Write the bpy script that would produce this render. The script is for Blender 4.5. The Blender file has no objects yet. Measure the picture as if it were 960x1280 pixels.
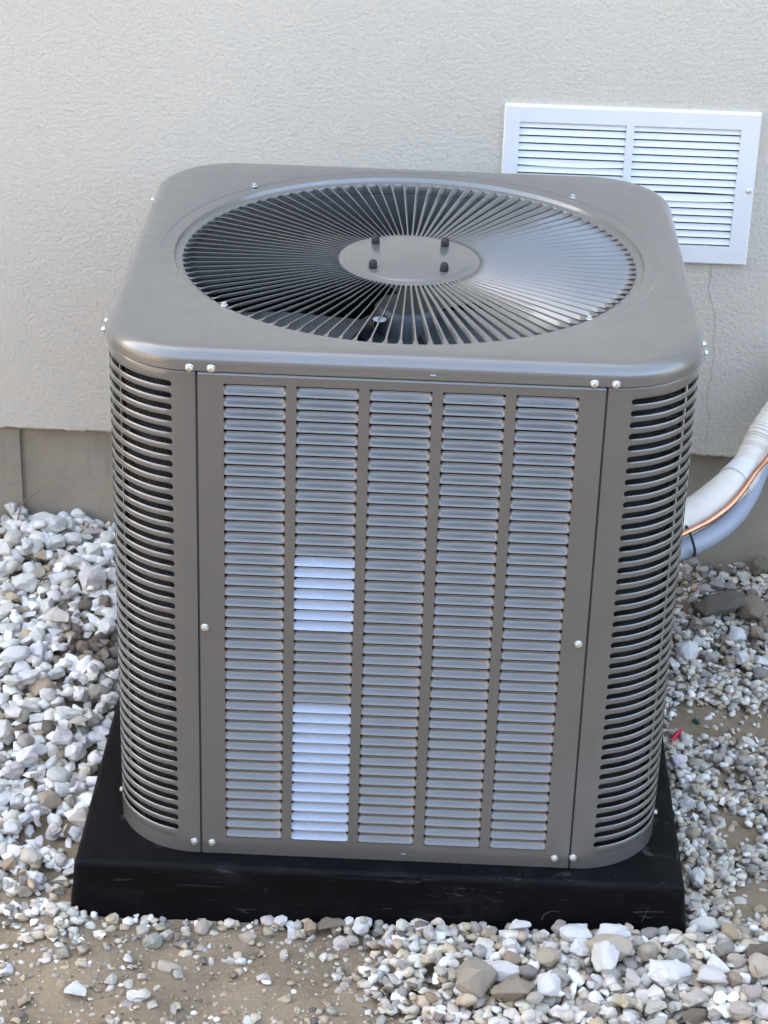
import bpy, bmesh, math, random
import numpy as np
from mathutils import Vector, Matrix, noise as mnoise

# ------------------------------------------------------------------ camera, sky, sun, exposure
S = bpy.context.scene
C = S.collection
ZP = 0.075                                   # height of the plastic pad; the cabinet stands on it
CAM = np.array([0.0316, -2.8071, 1.78 + ZP])
YAW, PITCH, ROLL, FPX = -0.0195, -0.4731, 0.0319, 2772.8
_f = np.array([math.sin(YAW)*math.cos(PITCH), math.cos(YAW)*math.cos(PITCH), math.sin(PITCH)])
_r = np.array([math.cos(YAW), -math.sin(YAW), 0.0])
_u = np.cross(_r, _f)
CR = math.cos(ROLL)*_r + math.sin(ROLL)*_u
CU = -math.sin(ROLL)*_r + math.cos(ROLL)*_u
cam = bpy.data.cameras.new('camera')
cam.sensor_fit = 'VERTICAL'; cam.sensor_height = 24.0; cam.lens = FPX/1280*24.0
cam.clip_start = 0.05; cam.clip_end = 500
cam_o = bpy.data.objects.new('camera', cam); C.objects.link(cam_o)
M = Matrix.Identity(4)
for i in range(3):
    M[i][0] = CR[i]; M[i][1] = CU[i]; M[i][2] = -_f[i]; M[i][3] = CAM[i]
cam_o.matrix_world = M
S.camera = cam_o

SUN_EL, SUN_ROT = 28.0, -35.0
W = bpy.data.worlds.new('World'); S.world = W; W.use_nodes = True
nt = W.node_tree
bg = nt.nodes['Background']
sky = nt.nodes.new('ShaderNodeTexSky'); sky.sky_type = 'NISHITA'; sky.sun_disc = False
sky.sun_elevation = math.radians(SUN_EL); sky.sun_rotation = math.radians(SUN_ROT)
sky.air_density = 1.0; sky.dust_density = 8.0; sky.ozone_density = 1.0
nt.links.new(sky.outputs[0], bg.inputs[0]); bg.inputs[1].default_value = 0.15
sl = bpy.data.lights.new('sun', 'SUN'); sl.energy = 3.2; sl.angle = math.radians(0.5); sl.color = (1, .95, .87)
so = bpy.data.objects.new('sun', sl); C.objects.link(so)
sd = Vector((math.sin(math.radians(SUN_ROT))*math.cos(math.radians(SUN_EL)), math.cos(math.radians(SUN_ROT))*math.cos(math.radians(SUN_EL)), math.sin(math.radians(SUN_EL))))
so.rotation_euler = sd.to_track_quat('Z', 'Y').to_euler(); so.location = sd*12
S.view_settings.view_transform = 'Standard'; S.view_settings.look = 'None'
S.view_settings.exposure = 3.55; S.view_settings.gamma = 1.0
S.view_settings.use_white_balance = True; S.view_settings.white_balance_temperature = 6950; S.view_settings.white_balance_tint = 10.0   # the phone balanced for open shade

rnd = random.Random(7)
rng = np.random.default_rng(11)

def ray(px, py):
    return _f + CR*(px-480)/FPX - CU*(py-640)/FPX
def at_y(px, py, y):
    d = ray(px, py); return CAM + d*(y-CAM[1])/d[1]
def at_z(px, py, z):
    d = ray(px, py); return CAM + d*(z-CAM[2])/d[2]

# ------------------------------------------------------------------ helpers
def tag(o, label=None, cat=None, group=None, kind=None):
    if label: o['label'] = label
    if cat: o['category'] = cat
    if group: o['group'] = group
    if kind: o['kind'] = kind
    return o
def empty(name, loc=(0, 0, 0)):
    o = bpy.data.objects.new(name, None); C.objects.link(o); o.location = loc
    o.empty_display_size = .05
    return o
def mesh(name, v, f, mat=None, smooth=None):
    me = bpy.data.meshes.new(name)
    me.from_pydata([tuple(map(float, p)) for p in v], [], [tuple(map(int, q)) for q in f])
    me.validate(); me.update()
    if smooth is not None:
        me.shade_smooth()
        if smooth < 180: me.set_sharp_from_angle(angle=math.radians(smooth))
    if mat: me.materials.append(mat)
    return me
def obj(name, me, parent=None, loc=None):
    o = bpy.data.objects.new(name, me); C.objects.link(o)
    if parent: o.parent = parent
    if loc is not None: o.location = loc
    return o
class MB:
    def __init__(s): s.v = []; s.f = []
    def add(s, v, f):
        n = len(s.v); s.v += [tuple(p) for p in v]; s.f += [tuple(i+n for i in q) for q in f]
    def box(s, a, b):
        x0, y0, z0 = a; x1, y1, z1 = b
        s.add([(x0,y0,z0),(x1,y0,z0),(x1,y1,z0),(x0,y1,z0),(x0,y0,z1),(x1,y0,z1),(x1,y1,z1),(x0,y1,z1)],
              [(0,3,2,1),(4,5,6,7),(0,1,5,4),(1,2,6,5),(2,3,7,6),(3,0,4,7)])
    def lathe(s, prof, n=32, c=(0, 0, 0), cap0=False, cap1=False):
        v = []; f = []
        for r, z in prof:
            for k in range(n):
                a = 2*math.pi*k/n; v.append((c[0]+r*math.cos(a), c[1]+r*math.sin(a), c[2]+z))
        for i in range(len(prof)-1):
            for k in range(n):
                f.append((i*n+k, i*n+(k+1) % n, (i+1)*n+(k+1) % n, (i+1)*n+k))
        if cap0: f.append(tuple(range(n))[::-1])
        if cap1: f.append(tuple((len(prof)-1)*n+k for k in range(n)))
        s.add(v, f)
    def tube(s, pts, rad, n=10, caps=True):
        pts = [Vector(p) for p in pts]; m = len(pts)
        rads = rad if hasattr(rad, '__len__') else [rad]*m
        t0 = (pts[1]-pts[0]).normalized(); up = Vector((0, 0, 1)) if abs(t0.z) < .9 else Vector((1, 0, 0))
        nrm = (up - t0*up.dot(t0)).normalized(); v = []; f = []
        for i, p in enumerate(pts):
            t = (pts[min(i+1, m-1)]-pts[max(i-1, 0)]).normalized()
            nrm = (nrm - t*nrm.dot(t)).normalized(); b = t.cross(nrm)
            for k in range(n):
                a = 2*math.pi*k/n; v.append(p + (nrm*math.cos(a)+b*math.sin(a))*rads[i])
        for i in range(m-1):
            for k in range(n): f.append((i*n+k, i*n+(k+1) % n, (i+1)*n+(k+1) % n, (i+1)*n+k))
        if caps: f.append(tuple(range(n))[::-1]); f.append(tuple((m-1)*n+k for k in range(n)))
        s.add(v, f)
    def build(s, name, mat, parent=None, smooth=None):
        return obj(name, mesh(name, s.v, s.f, mat, smooth), parent)
def spline(P, n=12):
    P = [Vector(p) for p in P]; out = []
    Q = [P[0]*2-P[1]] + P + [P[-1]*2-P[-2]]
    for i in range(1, len(Q)-2):
        a, b, c, d = Q[i-1:i+3]
        for k in range(n):
            t = k/n
            out.append(.5*((2*b)+(c-a)*t+(2*a-5*b+4*c-d)*t*t+(3*b-a-3*c+d)*t**3))
    out.append(P[-1]); return out
def sstep(a, b, x):
    t = np.clip((x-a)/(b-a), 0, 1); return t*t*(3-2*t)

# ------------------------------------------------------------------ materials
def new_mat(name):
    m = bpy.data.materials.new(name); m.use_nodes = True
    t = m.node_tree; return m, t, t.nodes['Principled BSDF']
def nd(t, typ, **kw):
    n = t.nodes.new(typ)
    for k, v in kw.items():
        if k in n.inputs: n.inputs[k].default_value = v
        else: setattr(n, k, v)
    return n
def coords(t, scale=(1, 1, 1), kind='Object'):
    tc = t.nodes.new('ShaderNodeTexCoord'); mp = t.nodes.new('ShaderNodeMapping')
    mp.inputs['Scale'].default_value = scale
    t.links.new(tc.outputs[kind], mp.inputs[0]); return mp.outputs[0]
def noise(t, vec, scale, detail=4, rough=.55, dist=0):
    n = t.nodes.new('ShaderNodeTexNoise'); t.links.new(vec, n.inputs['Vector'])
    n.inputs['Scale'].default_value = scale; n.inputs['Detail'].default_value = detail
    n.inputs['Roughness'].default_value = rough; n.inputs['Distortion'].default_value = dist
    return n.outputs['Fac']
def ramp(t, fac, stops):
    r = t.nodes.new('ShaderNodeValToRGB'); t.links.new(fac, r.inputs[0])
    e = r.color_ramp.elements
    while len(e) < len(stops): e.new(.5)
    for el, (p, c) in zip(e, stops):
        el.position = p; el.color = (*c, 1) if hasattr(c, '__len__') else (c, c, c, 1)
    return r.outputs[0]
def mix(t, a, b, fac, mode='MIX'):
    n = t.nodes.new('ShaderNodeMix'); n.data_type = 'RGBA'; n.blend_type = mode
    for s, v in ((n.inputs[0], fac), (n.inputs[6], a), (n.inputs[7], b)):
        if hasattr(v, 'links') or hasattr(v, 'is_linked'): t.links.new(v, s)
        elif hasattr(v, '__len__'): s.default_value = (*v, 1)
        else: s.default_value = v
    return n.outputs[2]
def bump(t, bsdf, h, dist=.001, strength=1, prev=None):
    b = t.nodes.new('ShaderNodeBump'); b.inputs['Distance'].default_value = dist; b.inputs['Strength'].default_value = strength
    t.links.new(h, b.inputs['Height'])
    if prev: t.links.new(prev, b.inputs['Normal'])
    t.links.new(b.outputs[0], bsdf.inputs['Normal']); return b.outputs[0]

def paint(name, col, rough=.38, var=.08, grain=.00012, metal=0.0, spec=.5, dirt=None, coat=0):
    m, t, b = new_mat(name)
    v = coords(t)
    n1 = noise(t, v, 9, 5, .6)
    lo = tuple(c*(1-var) for c in col); hi = tuple(c*(1+var) for c in col)
    c = ramp(t, n1, [(.3, lo), (.7, hi)])
    if dirt:
        n3 = noise(t, coords(t, (1, 1, 2.2)), 26, 8, .7, .4)
        c = mix(t, c, dirt, ramp(t, n3, [(.56, 0.0), (.8, .2)]))
    t.links.new(c, b.inputs['Base Color'])
    t.links.new(ramp(t, noise(t, v, 40, 6, .6), [(.3, rough*.85), (.75, min(1, rough*1.25))]), b.inputs['Roughness'])
    b.inputs['Metallic'].default_value = metal; b.inputs['Specular IOR Level'].default_value = spec
    if grain: bump(t, b, noise(t, v, 900, 2, .5), grain, .6)
    if coat: b.inputs['Coat Weight'].default_value = coat; b.inputs['Coat Roughness'].default_value = .14
    return m

MT_PAINT = paint('taupe_cabinet_paint', (.156, .152, .140), .33, .04, .00008, metal=.30, spec=.6, dirt=(.18, .173, .16), coat=1.0)
MT_SHEEN_CHIP = paint('painted_sheen_and_chip', (.37, .43, .52), .24, .08, 0)  # sky reflection painted as pale blue on some louvers; also colours the paint chips
MT_SCREW = paint('zinc_screw', (.72, .72, .70), .28, .05, 0, metal=.85)
MT_RUBBER = paint('black_rubber', (.012, .012, .013), .55, .1, 0)
MT_COIL, t, b = new_mat('coil_fins')
v = coords(t); wv = nd(t, 'ShaderNodeTexWave', Scale=260.0, Distortion=.6); wv.bands_direction = 'DIAGONAL'
t.links.new(coords(t, (1, 1, .02)), wv.inputs[0])
t.links.new(ramp(t, noise(t, v, 30, 4), [(.3, (.012, .013, .013)), (.7, (.045, .045, .043))]), b.inputs['Base Color'])
b.inputs['Metallic'].default_value = .1; b.inputs['Roughness'].default_value = .7; b.inputs['Specular IOR Level'].default_value = .2
bump(t, b, wv.outputs['Fac'], .0012, .8)
MT_WIRE = paint('dull_steel_wire', (.07, .07, .07), .45, .3, 0, metal=.4)
MT_FAN = paint('fan_blade_grey', (.10, .105, .11), .45, .15, 0, metal=.3)
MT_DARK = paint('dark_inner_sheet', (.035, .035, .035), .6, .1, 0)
MT_PAPER = paint('sticker_paper', (.75, .76, .78), .5, .03, 0)
MT_INK = paint('sticker_ink', (.05, .06, .09), .5, .03, 0)
MT_VENT = paint('white_vent_enamel', (.72, .715, .695), .38, .03, .00005, dirt=(.50, .48, .44))
MT_FOAM = paint('white_pipe_insulation', (.76, .70, .60), .65, .06, .0006, dirt=(.5, .45, .37))
MT_CONDUIT = paint('grey_conduit_plastic', (.30, .335, .40), .38, .05, 0)
MT_COPPER = paint('copper', (.72, .36, .22), .27, .15, 0, metal=1.0)
MT_TWIG = paint('dry_twig', (.22, .16, .10), .85, .3, .0003)
MT_STALK = paint('dark_dry_stalk', (.05, .036, .025), .85, .3, 0)
MT_RED = paint('red_plastic', (.50, .02, .05), .4, .1, 0)
MT_GREEN = paint('green_plastic', (.01, .10, .06), .4, .1, 0)

# black plastic pad: moulded, with faint dusty scuffs
MT_PAD, t, b = new_mat('black_pad_plastic')
v = coords(t)
dust = ramp(t, noise(t, coords(t, (1, 1, 3)), 14, 9, .72, .5), [(.52, 0.0), (.78, .40)])
scf = ramp(t, noise(t, coords(t, (3, 3, 26)), 6, 6, .6, .9), [(.63, 0.0), (.72, .5)])
c = mix(t, (.0022, .0024, .0030), (.030, .029, .028), dust)
c = mix(t, c, (.10, .095, .088), scf)
t.links.new(c, b.inputs['Base Color'])
t.links.new(ramp(t, noise(t, v, 20, 6, .6), [(.3, .42), (.7, .62)]), b.inputs['Roughness'])
bump(t, b, noise(t, v, 350, 4, .6), .0004, .5)
b.inputs['Specular IOR Level'].default_value = .12

# stucco
MT_STUCCO, t, b = new_mat('beige_stucco')
v = coords(t)
big = noise(t, v, 2.2, 4, .55)
mid = noise(t, coords(t, (1, 1, 1.12)), 140, 6, .66, .1)
c = mix(t, (.59, .535, .435), (.65, .595, .50), big)
c = mix(t, c, (.54, .475, .39), ramp(t, mid, [(.30, .75), (.48, 0.0)]))
c = mix(t, c, (.73, .69, .60), ramp(t, mid, [(.58, 0.0), (.78, .5)]))
t.links.new(c, b.inputs['Base Color']); b.inputs['Roughness'].default_value = .92
b.inputs['Specular IOR Level'].default_value = .2
h1 = noise(t, coords(t, (1, 1, 1.12)), 140, 6, .66, .1)
h2 = noise(t, v, 480, 4, .7, .1)
hh = mix(t, ramp(t, h1, [(.28, 0.0), (.70, 1.0)]), h2, .45)
bump(t, b, hh, .0058, .65)

MT_CONC, t, b = new_mat('foundation_concrete')
v = coords(t)
c = ramp(t, noise(t, v, 5, 7, .62), [(.3, (.23, .195, .145)), (.7, (.35, .305, .235))])
c = mix(t, c, (.36, .27, .17), ramp(t, noise(t, coords(t, (.7, .7, 3.0)), 3.5, 6, .6), [(.50, 0.0), (.66, .55)]))
c = mix(t, c, (.13, .12, .105), ramp(t, noise(t, coords(t, (3, 3, .5)), 7, 6, .65), [(.60, 0.0), (.75, .5)]))
t.links.new(c, b.inputs['Base Color']); b.inputs['Roughness'].default_value = .9
bump(t, b, noise(t, v, 120, 6, .65), .0022, .7)

MT_DIRT, t, b = new_mat('sandy_dirt')
v = coords(t)
c = ramp(t, noise(t, v, 6, 8, .62), [(.28, (.235, .175, .110)), (.72, (.365, .283, .186))])
c = mix(t, c, (.42, .38, .32), ramp(t, noise(t, v, 130, 5, .7), [(.55, 0.0), (.75, .6)]))
c = mix(t, c, (.15, .12, .09), ramp(t, noise(t, v, 75, 5, .7), [(.25, .6), (.42, 0.0)]))
t.links.new(c, b.inputs['Base Color']); b.inputs['Roughness'].default_value = .95
b.inputs['Specular IOR Level'].default_value = .15
nb = bump(t, b, noise(t, v, 150, 9, .75), .007, .8)

def stone_mat(name, src):
    m, t, b = new_mat(name)
    if src == 'attr':
        a = t.nodes.new('ShaderNodeAttribute'); a.attribute_name = 'tint'; col = a.outputs['Color']
    else:
        a = t.nodes.new('ShaderNodeObjectInfo'); col = a.outputs['Color']
    v = coords(t)
    if src != 'attr':
        add = nd(t, 'ShaderNodeVectorMath', operation='ADD'); cmb = t.nodes.new('ShaderNodeCombineXYZ')
        ml = nd(t, 'ShaderNodeMath', operation='MULTIPLY'); ml.inputs[1].default_value = 37.0
        t.links.new(a.outputs['Random'], ml.inputs[0])
        for i in range(3): t.links.new(ml.outputs[0], cmb.inputs[i])
        t.links.new(v, add.inputs[0]); t.links.new(cmb.outputs[0], add.inputs[1]); v = add.outputs[0]
    n1 = noise(t, v, 70, 6, .65, .4)
    c = mix(t, col, ramp(t, n1, [(.25, .80), (.65, 1.12)]), 1.0, 'MULTIPLY')
    c = mix(t, c, (.40, .33, .25), ramp(t, noise(t, v, 34, 5, .6), [(.60, 0.0), (.82, .30)]))
    t.links.new(c, b.inputs['Base Color']); b.inputs['Roughness'].default_value = .8
    b.inputs['Specular IOR Level'].default_value = .3
    bump(t, b, noise(t, v, 150, 7, .66), .0032, .75)
    return m
MT_STONE = stone_mat('stone_surface', 'obj')
MT_GRAVEL = stone_mat('gravel_surface', 'attr')

# ------------------------------------------------------------------ ground
GX0, GX1, GY0, GY1, GR = -1.30, 1.30, -1.20, .66, .0025
def terrain(x, y):
    x = np.asarray(x, float); y = np.asarray(y, float)
    left = sstep(-.30, -.46, x); right = sstep(.30, .46, x)
    k = sstep(-.30, .58, y)
    h = left*k*.062 + right*k*.034
    h = h + sstep(-.2, .5, y)*(1-left)*(1-right)*0.0
    n = .006*np.sin(x*9.1+1.3)*np.cos(y*7.7+.4) + .004*np.sin(x*23+y*17) + .0025*np.sin(x*51-y*37+2)
    pad = sstep(.40, .50, np.abs(x))+sstep(-.37, -.47, y)
    h = h + n*np.clip(pad, .15, 1)
    # dirt falls away a little towards the viewer
    return h - .010 - .010*sstep(-.42, -.62, y)
far = [s*(.8+.012*(1.17**k)) for k in range(60) for s in (1,)]
def axis(lo, hi, step, reach):
    a = list(np.arange(lo, hi+1e-6, step)); d = step; x = hi
    while x < reach: d *= 1.22; x += d; a.append(x)
    d = step; x = lo; pre = []
    while x > -reach: d *= 1.22; x -= d; pre.append(x)
    return np.array(pre[::-1]+a)
ax, ay = axis(-.95, .95, .011, 120), axis(-.9, .66, .011, 120)
X, Y = np.meshgrid(ax, ay)
Z = terrain(np.clip(X, -1.3, 1.3), np.clip(Y, -1.2, .7))
nearm = (np.abs(X) < 1.3) & (Y > -1.2) & (Y < .7)
mic = np.array([mnoise.fractal(Vector((x*26, y*26, .3)), 1.0, 2.0, 4) if m else 0 for x, y, m in zip(X.ravel(), Y.ravel(), nearm.ravel())]).reshape(X.shape)
Z = Z + mic*.0035
nx, ny = len(ax), len(ay)
V = np.stack([X, Y, Z], -1).reshape(-1, 3)
idx = np.arange(nx*ny).reshape(ny, nx)
F = np.stack([idx[:-1, :-1], idx[:-1, 1:], idx[1:, 1:], idx[1:, :-1]], -1).reshape(-1, 4)
g = obj('ground', mesh('ground', V, F, MT_DIRT, 180)); tag(g, kind='structure')

# ------------------------------------------------------------------ house wall
YW = .60
hw = tag(empty('house_wall', (0, YW, 0)), 'beige stucco house wall above a recessed grey concrete foundation', 'wall')
zs = .1655+ZP                                # lower edge of the stucco
xs = np.concatenate([[-6, -3, -1.5], np.arange(-.9, .9, .006), [1.5, 3, 6]])
mb = MB()
jit = lambda x, k: .0028*mnoise.fractal(Vector((x*60, k, .1)), 1, 2, 4)
v = []; f = []
rows = [(.035, zs+.004), (.003, zs+.0006), (0, zs+.004), (0, zs+.02), (0, 5.4), (6, 5.4)]
for r, (yy, zz) in enumerate(rows):
    for x in xs:
        v.append((x, yy+(jit(x, 3.3) if r in (1,) else 0), zz+(jit(x, 1.7) if r < 3 else 0)))
n = len(xs)
for r in range(len(rows)-1):
    for i in range(n-1): f.append((r*n+i, r*n+i+1, (r+1)*n+i+1, (r+1)*n+i))
mb.add(v, f)
for sx in (-6, 6): mb.add([(sx, .002, zs), (sx, 6, zs), (sx, 6, 5.4), (sx, .002, 5.4)], [(0, 1, 2, 3)])
mb.add([(-6, 6, 0), (6, 6, 0), (6, 6, 5.4), (-6, 6, 5.4)], [(0, 1, 2, 3)])
st = mb.build('stucco_face', MT_STUCCO, hw)
mb = MB(); mb.box((-.6640, .020, -.3), (6, .25, zs+.012))
mb.build('foundation', MT_CONC, hw)
mb = MB(); mb.box((-6, .013, -.3), (-.6635, .25, zs+.010))
mb.build('foundation_step', MT_CONC, hw)
# hairline crack in the stucco under the vent: a narrow jagged ribbon
pts = []
raw = [(888.5, 331), (889, 345), (886, 360), (889, 375), (893, 392), (894, 404), (892, 420), (893, 440), (890, 458), (889, 474), (884, 490), (883, 505), (886, 520), (884, 538), (882, 560)]
for (x0, y0), (x1, y1) in zip(raw, raw[1:]):
    for k in range(4):
        q = at_y(x0+(x1-x0)*k/4, y0+(y1-y0)*k/4, YW); pts.append((q[0]+rnd.uniform(-.0012, .0012), q[2]))
v = []; f = []
for i, (x, z) in enumerate(pts):
    w = rnd.uniform(.0003, .0008)
    v += [(x-w, -.0007, z), (x+w, -.0007, z)]
    if i: f.append((2*i-2, 2*i-1, 2*i+1, 2*i))
obj('crack', mesh('crack', v, f, paint('crack_tan', (.40, .345, .28), .95, .2, 0)), hw)

# ------------------------------------------------------------------ wall vent
vx0, vx1, vz0, vz1 = .1350, .5385, .5143+ZP, .7675+ZP
vo = tag(empty('wall_vent', (0, YW, 0)), 'white enamel louvred wall vent with two columns of slats', 'vent')
cols = [(.1600, .3285), (.3408, .5090)]; cz0, cz1 = .5445+ZP, .7405+ZP
def frame_with_holes(xb, zb, holes, out, back, edge):
    """flat plate facing -y with rectangular holes, sloped outer edge and hole returns"""
    m = MB()
    for i in range(len(xb)-1):
        for j in range(len(zb)-1):
            if (i, j) in holes:
                x0, x1, z0, z1 = xb[i], xb[i+1], zb[j], zb[j+1]
                for (a, b2) in (((x0, z0), (x1, z0)), ((x1, z0), (x1, z1)), ((x1, z1), (x0, z1)), ((x0, z1), (x0, z0))):
                    m.add([(a[0], out, a[1]), (b2[0], out, b2[1]), (b2[0], back, b2[1]), (a[0], back, a[1])], [(0, 1, 2, 3)])
            else:
                m.add([(xb[i], out, zb[j]), (xb[i+1], out, zb[j]), (xb[i+1], out, zb[j+1]), (xb[i], out, zb[j+1])], [(0, 1, 2, 3)])
    x0, x1, z0, z1 = xb[0], xb[-1], zb[0], zb[-1]; e = edge
    o = [(x0, out, z0), (x1, out, z0), (x1, out, z1), (x0, out, z1)]
    p = [(x0-e, out+e, z0-e), (x1+e, out+e, z0-e), (x1+e, out+e, z1+e), (x0-e, out+e, z1+e)]
    q = [(a, back, c2) for a, _, c2 in p]
    m.add(o+p+q, [(k, (k+1) % 4, 4+(k+1) % 4, 4+k) for k in range(4)]+[(4+k, 4+(k+1) % 4, 8+(k+1) % 4, 8+k) for k in range(4)])
    return m
e = .0025
m = frame_with_holes([vx0+e, cols[0][0], cols[0][1], cols[1][0], cols[1][1], vx1-e], [vz0+e, cz0, cz1, vz1-e], {(1, 1), (3, 1)}, -.0085, .004, e)
m.build('frame', MT_VENT, vo)
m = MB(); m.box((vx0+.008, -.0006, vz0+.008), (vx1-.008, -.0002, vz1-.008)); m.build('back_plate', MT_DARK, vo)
NS = 16; pv = (cz1-cz0)/NS
prof = [(.0005, .0), (-.0030, -.0016), (-.0062, -.0045), (-.0082, -.0095)]
def slat_mesh(w, sag):
    v = []; f = []; N = 8
    for i in range(N+1):
        u = -w/2+w*i/N; s = sag*math.sin(math.pi*i/N)
        # the blade leans out towards its lower edge
        for (yy, zz) in ((-.0012, 0), (-.0024, -.0024), (-.0042, -.0060), (-.0056, -.0086), (-.0052, -.0090), (-.0036, -.0066)):
            v.append((u, yy, zz - s*(abs(zz)/.0090)))
        if i:
            a = (i-1)*6; b2 = i*6
            for k in range(5): f.append((a+k, b2+k, b2+k+1, a+k+1))
    return mesh('slat', v, f, MT_VENT, 50)
sm = slat_mesh(cols[0][1]-cols[0][0]+.0006, 0); smb = slat_mesh(cols[0][1]-cols[0][0]+.0006, .0024); smc = slat_mesh(cols[0][1]-cols[0][0]+.0006, -.0016)
for ci, (a, b2) in enumerate(cols):
    for k in range(NS):
        me = smc if (ci == 1 and k == 8) else smb if (ci == 1 and k == 9) else smb if (ci == 0 and k == 5) else sm
        obj('slat', me, vo, ((a+b2)/2, 0, cz1-.0006-k*pv))
# ------------------------------------------------------------------ screws
def screw_mesh():
    m = MB(); m.lathe([(.0052, 0), (.0052, .0008), (.0046, .0012)], 14, cap1=True)
    m.lathe([(.0036, .001), (.0036, .0040), (.0030, .0046)], 6, cap1=True)
    return mesh('screw', m.v, m.f, MT_SCREW)
SCREW = screw_mesh()
def screw(parent, loc, normal, s=1.0):
    o = obj('screw', SCREW, parent, loc); o.rotation_euler = Vector(normal).to_track_quat('Z', 'Y').to_euler(); o.scale = (s, s, s)
    return o
p = at_y(935, 237, YW); screw(vo, (p[0], -.0085, p[2]), (0, -1, 0), .8)
screw(vo, (vx0+.010, -.0085, p[2]), (0, -1, 0), .8)

# ------------------------------------------------------------------ pad
pad = tag(empty('equipment_pad', (0, 0, 0)), 'black moulded plastic equipment pad under the air conditioner', 'pad')
PX0, PX1, PY0, PY1 = -.4170, .4030, -.3920, .425
def rr(x0, x1, y0, y1, r, n=5):
    out = []
    for cx, cy, a0 in ((x1-r, y0+r, -90), (x1-r, y1-r, 0), (x0+r, y1-r, 90), (x0+r, y0+r, 180)):
        for k in range(n+1):
            a = math.radians(a0+90*k/n); out.append((cx+r*math.cos(a), cy+r*math.sin(a)))
    return out
rings = [(.007, -.02), (.006, .012), (.003, .030), (.000, .062), (-.0012, .0685), (-.004, .0725), (-.009, ZP), (-.05, ZP)]
v = []; f = []
for gr, z in rings:
    o_ = rr(PX0-gr, PX1+gr, PY0-gr, PY1+gr, max(.009+gr, .003))
    v += [(x, y, z) for x, y in o_]
n = len(o_)
for i in range(len(rings)-1):
    for k in range(n): f.append((i*n+k, i*n+(k+1) % n, (i+1)*n+(k+1) % n, (i+1)*n+k))
f.append(tuple((len(rings)-1)*n+k for k in range(n)))
obj('slab', mesh('slab', v, f, MT_PAD, 60), pad)
m = MB(); m.box((-.060, PY0-.0040, .048), (.050, PY0+.02, .0700)); pl = m.build('raised_panel', MT_PAD, pad)
bv = pl.modifiers.new('b', 'BEVEL'); bv.width = .002; bv.segments = 2

# ------------------------------------------------------------------ air conditioner
ac = tag(empty('air_conditioner', (0, 0, ZP)), 'grey-taupe louvred outdoor air conditioner condenser with round fan grille on top', 'air conditioner')
HX, HY, RC = .369, .360, .115
ZC = .7076                                    # cabinet top, below the cover
SX = .2477                                    # half width of front panel
def outline(hx, hy, rc, ns=14, na=14):
    P = []; N = []
    for cx, cy, a0 in ((hx-rc, -hy+rc, -90), (hx-rc, hy-rc, 0), (-hx+rc, hy-rc, 90), (-hx+rc, -hy+rc, 180)):
        arc = []
        for k in range(na+1):
            a = math.radians(a0+90*k/na); arc.append((cx+rc*math.cos(a), cy+rc*math.sin(a)))
        P.append(arc)
    out = []
    for i in range(4):
        out += P[i]; a = P[i][-1]; b2 = P[(i+1) % 4][0]
        for k in range(1, ns): out.append((a[0]+(b2[0]-a[0])*k/ns, a[1]+(b2[1]-a[1])*k/ns))
    return np.array(out)
# top cover
CX, CY, CRC = .373, .364, .118
TOP = .7363; FR = .0195
o0 = outline(CX, CY, CRC); ang = np.arctan2(o0[:, 1], o0[:, 0])
rings = []
def oring(ins, z): rings.append(np.column_stack([outline(CX-ins, CY-ins, CRC-ins), np.full(len(o0), z)]))
def cring(r, z): rings.append(np.column_stack([r*np.cos(ang), r*np.sin(ang), np.full(len(o0), z)]))
oring(.006, .7095); oring(.0008, .7088); oring(0, .7096); oring(.0006, .7165)
for k in range(1, 10):
    a = math.pi/2*k/9; oring(.0006+FR*(1-math.cos(a))*1.05, .7165+(TOP-.7165)*math.sin(a))
oring(.0235, TOP+.0001)
cring(.3345, TOP+.0003); cring(.3332, TOP); cring(.3312, TOP-.0016); cring(.3300, TOP-.0018)
cring(.3165, TOP-.0018); cring(.3148, TOP-.0024); cring(.3138, TOP-.0045); cring(.3130, TOP-.0072); cring(.3115, TOP-.0085); cring(.3035, TOP-.0090); cring(.3028, TOP-.0100); cring(.3026, TOP-.022)
n = len(o0); v = np.concatenate(rings); f = []
for i in range(len(rings)-1):
    for k in range(n): f.append((i*n+k, i*n+(k+1) % n, (i+1)*n+(k+1) % n, (i+1)*n+k))
cover = obj('top_cover', mesh('top_cover', v, f, MT_PAINT, 40), ac)
for px, py in ((318, 233), (716, 247), (280, 380), (737, 397)):
    q = at_z(px, py, TOP+ZP); screw(cover, (q[0], q[1], TOP-.0017 if math.hypot(q[0], q[1]) < .33 else TOP+.0002), (0, 0, 1), .9)
for sx in (-.2555, -.2294, .2313, .2572): screw(cover, (sx, -CY+.0004, .7132), (0, -1, 0))
for sx in (-1, 1):
    for y in (-.254, -.226, .235): screw(cover, (sx*(CX-.0004), y, .7132), (sx, 0, 0))
m = MB(); m.box((.034, -CY-.0006, .7150), (.041, -CY+.002, .7163)); tag(m.build('paint_chip', MT_SHEEN_CHIP, cover), 'small pale chip in the paint')

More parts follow.
